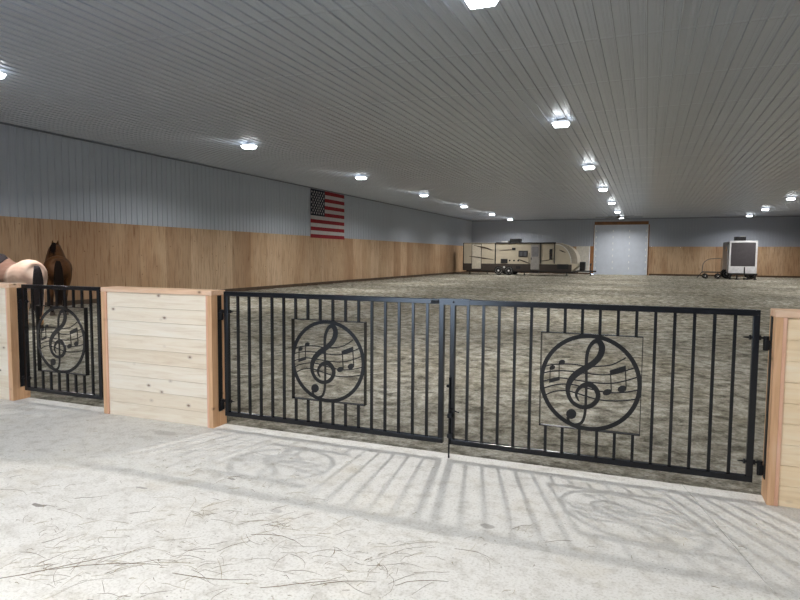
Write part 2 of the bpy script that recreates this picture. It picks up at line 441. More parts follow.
def disc(mb, px, py, rx, ry, y0, y1, ang=0, n=20):
    pts = []
    for k in range(n):
        a = 2*pi*k/n; u, v = rx*cos(a), ry*sin(a)
        pts.append(PT(px+u*cos(ang)-v*sin(ang), py+u*sin(ang)+v*cos(ang)))
    mb.prism_y(pts, y0, y1)
def plaque(parent, cx, cz, ang=None):
    h = S/2; D = .021; out = []
    fr = MB(); w = .005
    fr.box((cx-h,-D,cz-h),(cx+h,D,cz-h+w)).box((cx-h,-D,cz+h-w),(cx+h,D,cz+h)).box((cx-h,-D,cz-h+w),(cx-h+w,D,cz+h-w)).box((cx+h-w,-D,cz-h+w),(cx+h,D,cz+h-w))
    f = fr.build('plaque_frame', M['black'], parent)
    y0, y1 = -.020, -.014
    R = h-.012
    ring = MB().ribbon_y([(R*cos(2*pi*k/72), R*sin(2*pi*k/72)) for k in range(72)], .028, y0, y1, True)
    def put(mb, name, par): return mb.build(name, M['black'], par, loc=(cx,0,cz))
    r = put(ring, 'ring', f)
    k = S/470*1.08
    path = smooth_path([PT(a,b)+(c*k,) for a,b,c in clef], 6)
    m = MB().ribbon_y([(a,b) for a,b,c in path], [c for a,b,c in path], y0-.001, y1-.001, False, .00002)
    disc(m, 240, 434, 24, 23, y0-.0015, y1-.0015)
    m.ribbon_y([PT(222,448), PT(228,466), PT(240,478), PT(252,484)], [.018,.016,.014,.01], y0-.0012, y1-.0012)
    put(m, 'treble_clef', f)
    for i, s_ in enumerate(staves):
        m = MB().ribbon_y(smooth_path([PT(*q) for q in s_], 4), 0.0085, y0+.001, y1+.001); put(m, 'stave_line', f)
    m = MB(); a, b = y0-.0005, y1-.0005
    disc(m, 151, 221, 14, 10, a, b, -.3); disc(m, 197, 197, 15, 11, a, b, -.2)
    m.ribbon_y([PT(141,222), PT(139,285)], .006, a, b).ribbon_y([PT(184,200), PT(183,275)], .006, a, b)
    m.prism_y([PT(136,273), PT(186,262), PT(186,279), PT(136,291)], a-.0003, b-.0003); put(m, 'music_note', f)
    m = MB()
    disc(m, 405, 335, 20, 14, a, b, -.3); disc(m, 472, 320, 20, 15, a, b, -.3)
    m.ribbon_y([PT(424,332), PT(421,240)], .007, a, b).ribbon_y([PT(490,315), PT(487,222)], .007, a, b)
    m.prism_y([PT(417,236), PT(489,213), PT(489,237), PT(419,259)], a-.0003, b-.0003); put(m, 'music_note', f)

def gate(x0, x1, nb, label, group, hinge, drop=False, sleeve=False):
    t = empty('metal_gate', ((x0+x1)/2, GY, 0)); cx = (x0+x1)/2; W = (x1-x0)/2; z0, z1 = .099, 1.171; q = .019
    tag(t, label, 'gate', group)
    f = MB()
    f.box((-W,-q,z1-2*q),(W,q,z1),.003).box((-W,-q,z0),(W,q,z0+2*q),.003)
    f.box((-W,-q+.0004,z0+2*q-.001),(-W+2*q,q-.0004,z1-2*q+.001),.003).box((W-2*q,-q+.0004,z0+2*q-.001),(W,q-.0004,z1-2*q+.001),.003)
    f.build('frame', M['black'], t)
    lo, hi = -W+q, W-q; sp = (hi-lo)/(nb+1); b = .0095
    pz = .642; side = S/2
    for i in range(nb):
        x = lo+sp*(i+1)
        if abs(x) < side:
            MB().box((x-b,-b,z0+2*q-.002),(x+b,b,pz-side+.001)).build('bar', M['black'], t)
            MB().box((x-b,-b,pz+side-.001),(x+b,b,z1-2*q+.002)).build('bar', M['black'], t)
        else:
            MB().box((x-b,-b,z0+2*q-.002),(x+b,b,z1-2*q+.002)).build('bar', M['black'], t)
    # little weld straps tying the plaque to the bars beside it
    plaque(t, .016 if (nb == 16 and not drop) else 0, pz)
    s = -1 if hinge == 'left' else 1
    for z in (.225, 1.0):
        h = MB(); X = s*W
        h.tube([(X-s*.085,0,z),(X-s*.04,0,z)], [.003,.008], 10)
        h.tube([(X-s*.045,0,z),(X+s*.04,0,z)], .007, 10)
        h.lathe((X-s*.048,0,z), [(.016,-.006),(.016,.006)], 8, 'x')
        h.lathe((X+s*.005,0,z), [(.016,-.006),(.016,.006)], 8, 'x')
        h.tube([(X+s*.038,0,z+.012),(X+s*.038,0,z-.075)], .016, 12)
        h.box((min(X+s*.03,X+s*.0565),-.02,z-.07),(max(X+s*.03,X+s*.0565),.02,z-.012),.002)
        h.build('hinge_pin', M['black_matte'], t, smooth=True)
    if drop:
        X = -W+.007; Y = -q-.010
        r = MB().tube([(X,Y,-.055),(X,Y,.60)], .0065, 10)
        r.tube([(X,Y,.36),(X+.05,Y-.03,.362),(X+.085,Y-.04,.356)], .005, 8)
        r.build('drop_rod', M['black_matte'], t, smooth=True)
        for z in (.15, .30): MB().box((X-.012,Y-.011,z),(X+.024,Y+.0095,z+.03),.002).build('rod_bracket', M['black_matte'], t)
        MB().lathe((X-.012,Y,.535), [(.004,-.012),(.012,-.006),(.013,.004),(.006,.012)], 12).build('rod_knob', M['black_matte'], t, smooth=True)
    if sleeve:
        MB().box((-1.395-cx,-q-.005,z1-2*q-.004),(-1.168-cx,-q-.001,z1+.005)).box((-1.395-cx,-q-.001,z1+.001),(-1.168-cx,q+.005,z1+.005)).box((-1.395-cx,q+.001,z1-2*q-.004),(-1.168-cx,q+.005,z1+.001)).build('latch_sleeve', M['black'], t)
        MB().lathe((-1.285-cx,-q-.006,z1-q), [(.007,-.003),(.006,.004)], 10, 'y').build('sleeve_bolt', M['black_matte'], t)
    else:
        if nb == 16: MB().box((W-.098,-q-.018,z1-.032),(W-.04,-q,z1-.010),.003).build('latch_tab', M['black_matte'], t)
    return t
gate(-5.792, -4.742, 8, 'narrow black metal gate with treble clef plaque, left of the pale half wall', 'black music note gates', 'left')
gate(-3.322, -1.360, 16, 'left leaf of the wide black double gate, hinged to the middle half wall', 'black music note gates', 'left')
gate(-1.313, .652, 16, 'right leaf of the wide black double gate, with the drop rod at its left edge', 'black music note gates', 'right', True, True)

# ------------------------------------------------------------------ lamps
lens = NT('lit_lamp_lens'); lens.set(Base_Color=(.9,.95,1,1), Roughness=.3)
lens.b.inputs['Emission Color'].default_value = (.93,.97,1,1); lens.b.inputs['Emission Strength'].default_value = 9
house = plain('white_lamp_housing', rgb(215,218,222), .4, 0, .05)
POWER = 425
def make_lamp():
    t = empty('ceiling_lamp', (0,0,0))
    MB().lathe((0,0,0), [(.06,H-.022),(.06,H-.055)], 16).build('mount', house, t, True)
    MB().box((-.17,-.11,H-.106),(.17,.11,H-.055),.012).build('housing', house, t)
    # prismatic bowl: wide at the top, narrower underneath
    a, b, z0, z1 = .20, .14, H-.185, H-.105
    vs = [(-a,-b,z1),(a,-b,z1),(a,b,z1),(-a,b,z1),(-a*.8,-b*.75,z0),(a*.8,-b*.75,z0),(a*.8,b*.75,z0),(-a*.8,b*.75,z0)]
    MB().add(vs, [(0,1,2,3),(7,6,5,4),(0,4,5,1),(1,5,6,2),(2,6,7,3),(3,7,4,0)]).build('lens', lens.m, t)
    L = bpy.data.lights.new('lamp_light', 'AREA'); L.shape = 'RECTANGLE'; L.size = .15; L.size_y = .10
    L.energy = POWER; L.color = (1,.98,.945); L.spread = math.radians(150)
    o = bpy.data.objects.new('lamp_light', L); COL.objects.link(o); o.parent = t; o.location = (0,0,H-.190)
    return t
LX = [(-11.3,'left'), (-2.08,'middle'), (7.2,'right')]
proto = None; dim = None
ordn = ['above the concrete aisle', 'first beyond the gates', 'second beyond the gates', 'third beyond the gates', 'fourth beyond the gates', 'fifth beyond the gates', 'sixth beyond the gates', 'farthest, by the end wall']
for x, nm in LX:
    for k in range(0, 8):
        if proto is None: proto = make_lamp(); o = proto
        else: o = copy_tree(proto)
        o.location = (x, min(7.85*k, 53.9), 0)
        if k <= 0:
            for c in o.children:
                if c.type == 'LIGHT':
                    if dim is None: dim = c.data.copy(); dim.energy = POWER*.42
                    c.data = dim
        tag(o, 'lit white lamp in the %s ceiling row, %s' % (nm, ordn[k]), 'ceiling lamp', 'lit lamps on the arena ceiling')

# ceiling fan near the overhead door
t = tag(empty('ceiling_fan', (-2.15, 51.2, 0)), 'dark wide bladed ceiling fan in front of the overhead door', 'ceiling fan')
dk = plain('dark_fan_metal', rgb(40,40,42), .4)
MB().lathe((0,0,0), [(.05,H-.03),(.05,4.72)], 12).build('down_rod', dk, t)
MB().lathe((0,0,0), [(.08,4.74),(.20,4.70),(.20,4.60),(.10,4.56)], 20).build('motor', dk, t, True)
for k in range(6):
    Mx = Matrix.Rotation(2*pi*k/6+.12, 4, 'Z') @ Matrix.Translation((0,0,4.65)) @ Matrix.Rotation(.2, 4, 'X')
    MB().box((.15,-.08,-.008),(1.75,.08,.008),.003,Mx).build('blade', dk, t)

# ------------------------------------------------------------------ flag
t = tag(empty('flag', (XL+.03, 28.52, 2.36)), 'american flag hung flat on the left wall just below the ceiling', 'flag')
FW, FH = 3.68, 2.43
def wav(u, v): return .012+.010*sin(u*9+v*1.5)*(1-.6*v)+.006*sin(v*7+u*3)
red = plain('flag_red_cloth', rgb(146,26,40), .8, 0, .08, 5); wht = plain('flag_white_cloth', rgb(200,196,198), .8, 0, .05, 5); blu = plain('flag_blue_cloth', rgb(24,30,48), .85, 0, .08, 5)
NU, NV = 48, 39
vs = []; fs = []; mi = []
for j in range(NV+1):
    for i in range(NU+1):
        u, v = i/NU, j/NV; vs.append((wav(u,v), (u-.5)*FW, v*FH))
for j in range(NV):
    for i in range(NU):
        fs.append((j*(NU+1)+i, j*(NU+1)+i+1, (j+1)*(NU+1)+i+1, (j+1)*(NU+1)+i)); mi.append(0 if (j//3) % 2 == 0 else 1)
sf = MB().add(vs, fs).build('striped_field', [red, wht], t, matidx=mi)
vs = []; fs = []
cu = .4; v0 = 6/13
for off in (.004,):
    for j in range(22):
        for i in range(21):
            u, v = cu*i/20, v0+(1-v0)*j/21; vs.append((wav(u,v)+off, (u-.5)*FW, v*FH+(.002 if j == 21 else 0)))
for j in range(21):
    for i in range(20): fs.append((j*21+i, j*21+i+1, (j+1)*21+i+1, (j+1)*21+i))
MB().add(vs, fs).build('blue_canton', blu, t)
for r in range(9):
    for c in range(6 if r % 2 == 0 else 5):
        u = cu*((1+2*c+(r%2))/12); v = 1-(1-v0)*((r+1)/10)
        y0, z0, x0 = (u-.5)*FW, v*FH, wav(u,v)+.010
        P = [(x0, y0+(.075 if k%2==0 else .03)*sin(k*pi/5), z0+(.075 if k%2==0 else .03)*cos(k*pi/5)) for k in range(10)]
        Q = [(x-.004,y,z) for x,y,z in P]
        MB().add(P+Q, [tuple(range(10)), tuple(range(19,9,-1))]+[(k,(k+1)%10,(k+1)%10+10,k+10) for k in range(10)]).build('star', wht, t)

# ------------------------------------------------------------------ travel trailer (side faces the gates)
def wheel(parent, x, y, z, r=.34, w=.22, side=-1, name='wheel'):
    ty = MB().lathe((x,y,z), [(r*.62,-w/2),(r*.9,-w/2),(r,-w*.36),(r,w*.36),(r*.9,w/2),(r*.62,w/2)], 28, 'y').build(name, tyre, parent, True)
    rm = MB().lathe((x,y,z), [(r*.7,side*w/2-side*.02),(r*.7,side*(w/2+.004)),(r*.6,side*(w/2-.02)),(r*.25,side*(w/2-.01)),(r*.12,side*(w/2+.02))], 24, 'y')
    rm.build('rim', rimm, ty, True)
    for k in range(6):
        a = k*pi/3; MB().box((x+cos(a)*r*.38-.025,y+side*(w/2-.012)-.01,z+sin(a)*r*.38-.025),(x+cos(a)*r*.38+.025,y+side*(w/2-.012)+.01,z+sin(a)*r*.38+.025)).build('slot', tyre, ty)
    return ty
tyre = plain('black_tyre_rubber', (.015,.015,.015,1), .8); rimm = plain('white_wheel_rim', rgb(238,238,236), .35)
tan = plain('tan_ribbed_siding', rgb(198,188,168), .45, 0, .06, 2); dkb = plain('dark_brown_skirt', rgb(62,54,50), .45); blk = plain('black_trim', (.015,.015,.017,1), .4)
gry = plain('grey_door_skin', rgb(160,156,152), .4); wtr = plain('white_roof_membrane', rgb(222,222,220), .5); glass = plain('dark_tinted_glass', (.02,.022,.028,1), .12, 0, .1, 4, .8)
lt = plain('light_hatch_skin', rgb(206,198,182), .45)
RX, RY = -9.7, 50.0
def rx(X): return X-RX
t = tag(empty('travel_trailer', (RX, RY, 0)), 'long tan travel trailer with dark skirt parked by the far wall', 'travel trailer')
# body outline in XZ with the rounded front cap at the hitch end
out = [(-14.37,.33),(-14.37,2.52),(-14.30,2.60),(-6.75,2.60)]
for a in range(0, 95, 8):
    out.append((-6.75+1.67*sin(math.radians(a)), 1.05+1.55*cos(math.radians(a))**.85 if a < 90 else 1.05))
out += [(-5.08,.75),(-5.45,.40),(-5.6,.33)]
body = [(rx(a),b) for a,b in out]
MB().prism_y(body, 0, 2.4).build('body', tan, t)
cap = MB()
capo = [(-6.75,2.605)]+[(x,z) for x,z in out[4:]][:13]
# dark skirt, siding ribs, corner and roof trims
MB().box((rx(-14.385),-.012,.32),(rx(-5.5),.02,.90)).build('skirt', dkb, t)
rb = MB(); z = 1.0
while z < 2.5:
    xe = -6.75+(1.6*sqrt(max(0,1-((z-1.05)/1.55)**2)) if z > 1.05 else 1.6)
    rb.box((rx(-14.36),-.012,z),(rx(xe),.004,z+.09),.004); z += .15
rb.build('siding_ribs', tan, t)
MB().box((rx(-14.42),-.03,.33),(rx(-14.35),2.43,2.62)).build('rear_corner_trim', blk, t)
MB().box((rx(-14.40),-.03,2.575),(rx(-11.70),.02,2.625)).build('roof_edge', blk, t)
MB().box((rx(-11.70),-.03,.90),(rx(-11.61),.02,2.62)).build('slide_trim', blk, t)
# front cap: pale arch moulding with darker nose beyond
nose = plain('tan_front_cap', rgb(160,152,140), .4)
arc = [(rx(-6.75+1.20*sin(math.radians(a))), 1.0+1.50*cos(math.radians(a))) for a in range(0, 91, 6)]
MB().ribbon_y(arc, .055, -.03, .01).build('front_arch_moulding', wtr, t)
outer = [(rx(-6.75+1.68*sin(math.radians(a))), 1.05+1.56*cos(math.radians(a))**.85) for a in range(0, 90, 6)]+[(rx(-5.07),.95)]
poly = outer+list(reversed([(x,z) for x,z in arc]))
npt = len(outer)
vs = []; fs = []
for i in range(npt-1):
    a, b = outer[i], outer[i+1]; c, d = arc[min(i+1,len(arc)-1)], arc[min(i,len(arc)-1)]
    o = len(vs); vs += [(a[0],-.018,a[1]),(b[0],-.018,b[1]),(c[0],-.018,c[1]),(d[0],-.018,d[1])]; fs.append((o,o+1,o+2,o+3))
MB().add(vs, fs).build('front_cap_panel', nose, t)
MB().box((rx(-6.62),-.03,.52),(rx(-5.75),-.008,.92),.01).build('baggage_door', blk, t)
MB().tube([(rx(-11.62),-.10,2.60),(rx(-6.75),-.10,2.60)], .055, 12).build('awning_roll', blk, t, True)
for X in (-7.95, -6.85): MB().box((rx(X)-.035,-.09,.95),(rx(X)+.035,-.03,2.6)).build('awning_arm', blk, t)
MB().box((rx(-7.25),-.06,1.25),(rx(-7.02),-.025,2.12),.01).build('narrow_window', glass, t)
# garage hatch at the rear end
MB().box((rx(-13.64),-.035,.46),(rx(-12.86),.0,2.5),.02).build('rear_hatch', lt, t)
MB().box((rx(-13.68),-.028,.44),(rx(-12.82),-.01,2.54),.01).build('hatch_seal', blk, t)
# entry door
d = MB().box((rx(-8.74),-.045,.46),(rx(-8.02),.0,2.48),.02).build('entry_door', gry, t)
MB().box((rx(-8.62),-.055,1.5),(rx(-8.14),-.04,2.3),.02).build('door_window', plain('pale_door_glass', rgb(130,130,134), .15, 0,.1,4,.8), d)
MB().box((rx(-8.72),-.07,1.25),(rx(-8.66),-.045,1.42),.005).build('door_handle', blk, d)
MB().tube([(rx(-8.86),-.06,.9),(rx(-8.86),-.10,1.0),(rx(-8.86),-.10,1.7),(rx(-8.86),-.06,1.8)], .018, 8).build('grab_handle', blk, t, True)
MB().box((rx(-8.72),-.28,.20),(rx(-8.04),.10,.24)).box((rx(-8.70),-.10,.24),(rx(-8.66),-.05,.45)).box((rx(-8.10),-.10,.24),(rx(-8.06),-.05,.45)).build('entry_step', blk, t)
# window with two panes, fridge vent, hatches, round ports, light bar
w = MB().box((rx(-9.73),-.04,1.46),(rx(-8.98),.0,1.98),.05).build('window', blk, t)
for a, b in ((-9.66,-9.39),(-9.33,-9.06)): MB().box((rx(a),-.05,1.54),(rx(b),-.035,1.9),.03).build('pane', plain('grey_pane', rgb(96,98,104), .1, 0, .1, 4, .8), w)
MB().box((rx(-11.2),-.04,.94),(rx(-10.62),.0,1.30),.015).build('fridge_vent', blk, t)
for X in (-10.45,-10.09,-9.74): MB().lathe((rx(X),-.02,1.17), [(.075,-.02),(.075,.02)], 16, 'y').build('round_port', blk, t)
MB().box((rx(-10.28),-.05,2.02),(rx(-9.98),-.01,2.22),.015).build('porch_light', blk, t)
MB().box((rx(-9.92),-.035,.50),(rx(-9.55),-.008,.74),.01).build('lower_hatch', blk, t)
MB().lathe((rx(-10.9),-.02,.62), [(.08,-.02),(.08,.02)], 16, 'y').build('water_inlet', wtr, t)
gd = plain('dark_graphic_stripe', rgb(70,58,50), .4)
def swoosh(pts, w, name='swoosh_stripe'):
    p = smooth_path([(rx(a),b,c*w) for a,b,c in pts], 6); MB().ribbon_y([(a,b) for a,b,c in p], [c for a,b,c in p], -.040, -.014).build(name, gd, t)
swoosh([(-13.5,2.42,.2),(-13.0,2.30,.8),(-12.5,2.20,1),(-11.9,2.02,.2)], .11)
swoosh([(-13.9,1.50,.3),(-13.2,1.42,1),(-12.5,1.32,.8),(-11.8,1.24,.2)], .09)
swoosh([(-11.35,1.98,.2),(-10.9,2.02,.7),(-10.3,2.06,1)], .08)
swoosh([(-9.75,1.28,.3),(-9.3,1.12,1),(-8.8,.95,.3)], .10)
swoosh([(-8.0,1.15,.3),(-7.4,1.22,1),(-6.9,1.35,.3)], .08)
swoosh([(-6.5,2.05,.3),(-6.25,1.95,1),(-6.0,1.85,.3)], .10)
# roof gear
MB().box((rx(-10.6),.6,2.6),(rx(-9.75),1.4,2.98),.06).build('roof_air_conditioner', blk, t)
MB().box((rx(-11.3),.6,2.6),(rx(-10.7),1.3,2.78),.04).build('roof_vent', wtr, t)
MB().box((rx(-14.3),.05,2.6),(rx(-6.8),2.35,2.65),.02).build('roof', wtr, t)
# running gear
wheel(t, rx(-11.36), .02, .34, .36); wheel(t, rx(-10.50), .02, .34, .36); wheel(t, rx(-11.36), 2.28, .34, .36, side=1); wheel(t, rx(-10.50), 2.28, .34, .36, side=1)
MB().box((rx(-14.2),.25,.22),(rx(-5.2),.37,.34)).box((rx(-14.2),2.05,.22),(rx(-5.2),2.17,.34)).build('chassis', blk, t)
MB().tube([(rx(-5.3),.4,.36),(rx(-3.9),1.2,.36)], .05, 8).tube([(rx(-5.3),2.0,.36),(rx(-3.9),1.2,.36)], .05, 8).box((rx(-3.98),1.12,.30),(rx(-3.72),1.28,.42)).build('hitch', blk, t)
MB().tube([(rx(-4.15),1.2,.01),(rx(-4.15),1.2,.95)], .04, 10).box((rx(-4.27),1.08,.005),(rx(-4.03),1.32,.03)).box((rx(-4.21),1.12,.80),(rx(-4.09),1.28,1.0)).build('tongue_jack', blk, t)
MB().box((rx(-4.98),.75,.42),(rx(-4.55),1.65,1.12),.08).build('propane_cover', blk, t)
for X in (-13.9,-12.4,-9.3,-5.9): MB().box((rx(X)-.04,.3,.01),(rx(X)+.04,.38,.28)).box((rx(X)-.12,.22,-.01),(rx(X)+.12,.46,.02)).build('stabiliser', blk, t)

# ------------------------------------------------------------------ white cargo trailer at the right
CX, CY = 6.35, 49.5
t = tag(empty('cargo_trailer', (CX, CY, 0)), 'white framed trailer with dark grey front panel in front of the far wall', 'trailer')
wsk = plain('white_trailer_skin', rgb(222,222,226), .4); dsk = plain('charcoal_panel', rgb(76,72,76), .5); sdk = plain('grey_side_skin', rgb(112,114,122), .35)
MB().box((-.88,.0,.42),(.86,4.3,2.72),.10).build('body', sdk, t)
fr = MB(); a, b, z0, z1, w = -.90, .88, .42, 2.74, .13
fr.box((a,-.06,z0),(a+w,.10,z1),.04).box((b-w,-.06,z0),(b,.10,z1),.04).box((a+.03,-.06,z1-.15),(b-.03,.10,z1),.04).box((a+.05,-.055,z0),(b-.05,.08,.92),.02)
fr.build('front_frame', wsk, t)
MB().box((a+w-.01,-.045,.92),(b-w+.01,.02,z1-.14)).build('front_panel', dsk, t)
MB().box((-.46,.8,2.70),(.24,1.6,3.06),.05).build('roof_air_conditioner', blk, t)
MB().box((-.1,.9,3.03),(.22,1.5,3.10),.02).build('air_conditioner_lid', wtr, t)
MB().box((-.93,1.0,2.0),(-.87,1.8,2.45),.02).build('side_window', glass, t); MB().box((-.92,.6,.5),(-.87,.9,2.5),.02).build('side_trim_light', wsk, t)
for x in (-.80,.78):
    wheel(t, x, 1.7, .33, .34); wheel(t, x, 2.6, .33, .34)
MB().box((-.95,-.10,.30),(.93,.05,.42)).box((-.8,-.02,.34),(.78,4.2,.44)).build('bumper', blk, t)
MB().tube([(-.6,-.05,.38),(.02,-.9,.38)], .045, 8).tube([(.6,-.05,.38),(.02,-.9,.38)], .045, 8).build('hitch', blk, t)
MB().tube([(.02,-.75,.0),(.02,-.75,.88)], .04, 8).box((-.08,-.83,-.005),(.12,-.67,.02)).build('tongue_jack', blk, t)
for x in (-.78,-.35,.35,.80): MB().box((x-.05,-.05,-.01),(x+.05,.05,.32)).box((x-.10,-.10,-.02),(x+.10,.10,.03)).build('stand_leg', blk, t)

# hand cart with a bent pipe handle beside the white trailer
t = tag(empty('pipe_cart', (4.45, 50.4, 0)), 'low dark cart with tall bent pipe handle left of the white trailer', 'cart')
pg = plain('grey_pipe', rgb(128,122,114), .45, .3)
MB().tube(smooth_path([(-.62,0,.33),(-.60,0,.85),(-.52,0,1.15),(-.25,0,1.38),(.1,0,1.45),(.62,0,1.45),(.62,0,1.1),(.62,0,.4)], 5), .028, 8).build('handle', pg, t, True)
MB().box((-.62,-.3,.42),(.60,.3,.50),.01).build('deck', blk, t)
MB().tube([(-.62,0,.46),(-.95,-.1,.03)], .03, 8).build('draw_bar', blk, t)
for x in (-.42,.42):
    for y in (-.3,.3): wheel(t, x, y, .17, .19, .07, -1 if y < 0 else 1)
MB().tube([(-.42,-.3,.18),(-.42,.3,.18)], .02, 6).tube([(.42,-.3,.18),(.42,.3,.18)], .02, 6).box((-.44,-.03,.18),(-.40,.03,.43)).box((.40,-.03,.18),(.44,.03,.43)).build('axles', blk, t)

# ------------------------------------------------------------------ horses
def loft(mb, rings, n=20, cap=True):
    # rings: (x,y,z, half width across Y, half height), section plane perpendicular to the path
    P = [Vector(r[:3]) for r in rings]; N = len(P); vs = []
    for i, r in enumerate(rings):
        t = (P[min(i+1,N-1)]-P[max(i-1,0)]).normalized(); a = Vector((0,1,0)); a = (a-t*a.dot(t)).normalized(); b = t.cross(a).normalized()
        for k in range(n):
            an = 2*pi*k/n; vs.append(P[i]+a*cos(an)*r[3]+b*sin(an)*r[4])
    fs = [(i*n+k, i*n+(k+1)%n, (i+1)*n+(k+1)%n, (i+1)*n+k) for i in range(N-1) for k in range(n)]
    fs += [tuple(range(n))[::-1], tuple((N-1)*n+k for k in range(n))]
    mb.add(vs, fs)
def horse(name, label, loc, rz, coat, hair_m, head_up, yaw, scale, leg_mat_z):
    t = tag(empty(name, loc, rz), label, 'horse'); t.scale = (scale,)*3
    mb = MB()
    trunk = [(-.84,0,1.16,.10,.14),(-.80,0,1.15,.20,.24),(-.70,0,1.15,.285,.30),(-.52,0,1.15,.325,.335),(-.3,0,1.12,.31,.32),(-.05,0,1.07,.315,.32),(.2,0,1.05,.325,.33),(.42,0,1.08,.29,.36),(.58,0,1.10,.25,.35),(.72,0,1.08,.19,.27),(.80,0,1.06,.10,.16)]
    loft(mb, smooth_path(trunk, 3))
    cyw, syw = cos(yaw), sin(yaw)
    if head_up:
        neck = [(.40,0,1.20,.28,.28),(.62,0,1.34,.25,.26),(.80,0,1.48,.21,.22),(.94,0,1.60,.175,.18),(1.02,0,1.68,.14,.14)]
        head = [(.98,0,1.74,.095,.10),(1.06,0,1.68,.125,.145),(1.18,0,1.56,.11,.135),(1.32,0,1.40,.078,.10),(1.42,0,1.30,.066,.078),(1.46,0,1.26,.045,.05)]
        ears = [(1.0,1.78)]
    else:
        neck = [(.42,0,1.20,.17,.24),(.62,0,1.30,.14,.24),(.86,0,1.37,.12,.20),(1.10,0,1.41,.10,.17),(1.25,0,1.41,.09,.13)]
        head = [(1.24,0,1.43,.075,.10),(1.33,0,1.37,.105,.135),(1.43,0,1.23,.095,.13),(1.53,0,1.05,.07,.095),(1.60,0,.93,.062,.075),(1.62,0,.88,.04,.05)]
        ears = [(1.25,1.49)]
    def tw(r):       # turn the head about the poll
        px = head[0][0]; x, y = r[0]-px, r[1]
        return (px+x*cyw-y*syw, x*syw+y*cyw)+tuple(r[2:])
    loft(mb, smooth_path(neck, 3)); loft(mb, [tw(r) for r in smooth_path(head, 3)])
    ex, ez = ears[0]
    for s in (-1,1):
        loft(mb, [tw(r) for r in [(ex,s*.055,ez-.05,.03,.035),(ex+.005,s*.06,ez+.02,.034,.026),(ex+.012,s*.066,ez+.075,.024,.018),(ex+.02,s*.066,ez+.125,.007,.007)]], 10)
    for s in (-1,1):
        loft(mb, smooth_path([(-.56,s*.17,1.14,.15,.24),(-.52,s*.18,.92,.125,.19),(-.56,s*.17,.74,.085,.125),(-.66,s*.155,.60,.055,.075),(-.69,s*.15,.50,.048,.062),(-.67,s*.15,.42,.036,.045),(-.65,s*.15,.24,.032,.038),(-.645,s*.15,.15,.042,.048),(-.61,s*.15,.09,.036,.04)], 3), 14)
        loft(mb, smooth_path([(.46,s*.15,1.08,.12,.19),(.48,s*.16,.84,.095,.125),(.50,s*.155,.66,.062,.075),(.51,s*.15,.48,.048,.055),(.51,s*.15,.40,.036,.042),(.51,s*.15,.22,.031,.036),(.51,s*.15,.15,.04,.045),(.54,s*.15,.09,.035,.04)], 3), 14)
    b = mb.build('body', coat, t)
    md = b.modifiers.new('r', 'REMESH'); md.mode = 'VOXEL'; md.voxel_size = .016; md.use_smooth_shade = True
    sm = b.modifiers.new('s', 'SMOOTH'); sm.factor = .5; sm.iterations = 6
    for s in (-1,1):
        for hx in (-.59,.56):
            MB().lathe((hx,s*.15,0), [(.062,.0),(.058,.04),(.044,.095)], 16).build('hoof', hoofm, t, True)
        e = tw((head[1][0]+.06, s*.092, head[1][2]-.05)); MB().lathe(e, [(.004,-.016),(.018,-.008),(.018,.008),(.004,.016)], 10, 'y').build('eye', eyem, t, True)
    # tail: overlapping locks from the dock
    mt = MB()
    for k in range(22):
        a = (k/21-.5); r0 = random.uniform(.8, 1.1)
        mt.tube(smooth_path([(-.82,a*.05,1.34,.022),(-.90,a*.12,1.27,.026),(-.93,a*.22,1.05,.028),(-.92,a*.24,.75,.026),(-.90,a*.20*r0,.48,.016),(-.89,a*.14,.32*r0,.004)], 4) and [q[:3] for q in smooth_path([(-.82,a*.05,1.34),(-.865,a*.09,1.27),(-.88,a*.15,1.05),(-.87,a*.17,.75),(-.86,a*.15*r0,.48),(-.85,a*.11,.32*r0)], 4)], [.02,.022,.024,.026,.027,.028,.028,.028,.028,.028,.027,.026,.026,.025,.023,.021,.018,.015,.012,.008,.004], 6)
    mt.build('tail', hair_m, t, True)
    mm = MB(); NN = smooth_path(neck, 5)
    for i, q in enumerate(NN[2:]):
        for s_ in (1,):
            x, z = q[0], q[2]+q[4]*(.72 if head_up else .98)
            x -= q[4]*.45 if head_up else 0
            L = .10 if head_up else .22; wd = q[3]*(.6 if head_up else 1.08)
            mm.tube([(x,0,z+.02),(x-.01,.05*s_,z+.02),(x,wd*s_,z-L*.35),(x+.01,(wd+.03)*s_,z-L)], [.022,.026,.022,.006], 6)
    mm.tube([(a[0]-(a[4]*.45 if head_up else 0),0,a[2]+a[4]*.74) for a in NN[1:]], .028, 6)
    mm.build('mane', hair_m, t, True)
    return t
hoofm = plain('dark_hoof', rgb(70,58,48), .6); eyem = plain('dark_eye', (.01,.008,.006,1), .1)
def coat(name, c1, c2, legs, zl, soft=.2, stripes=None):
    m = NT(name); v = m.coord(); f = m.noise(v, 3, 4)
    col = m.ramp(f, [(.35, c1), (.65, c2)])
    if stripes:      # darker forehand and ribs, pale rump
        sp = m.node('ShaderNodeSeparateXYZ'); m.link(v, sp.inputs[0])
        k = m.ramp(m.math('ADD', m.math('ADD', sp.outputs[0], .5), m.math('MULTIPLY', f, .25)), [(.46, (0,0,0,1)), (.62, (1,1,1,1))])
        col = m.mix(m.math('MULTIPLY', k, .85), col, stripes)
    sp = m.node('ShaderNodeSeparateXYZ'); m.link(v, sp.inputs[0])
    k = m.ramp(sp.outputs[2], [(zl, (1,1,1,1)), (zl+soft, (0,0,0,1))])
    col = m.mix(k, col, legs)
    m.set(Base_Color=col, Roughness=.6); m.b.inputs['Specular IOR Level'].default_value = .18
    return m.m
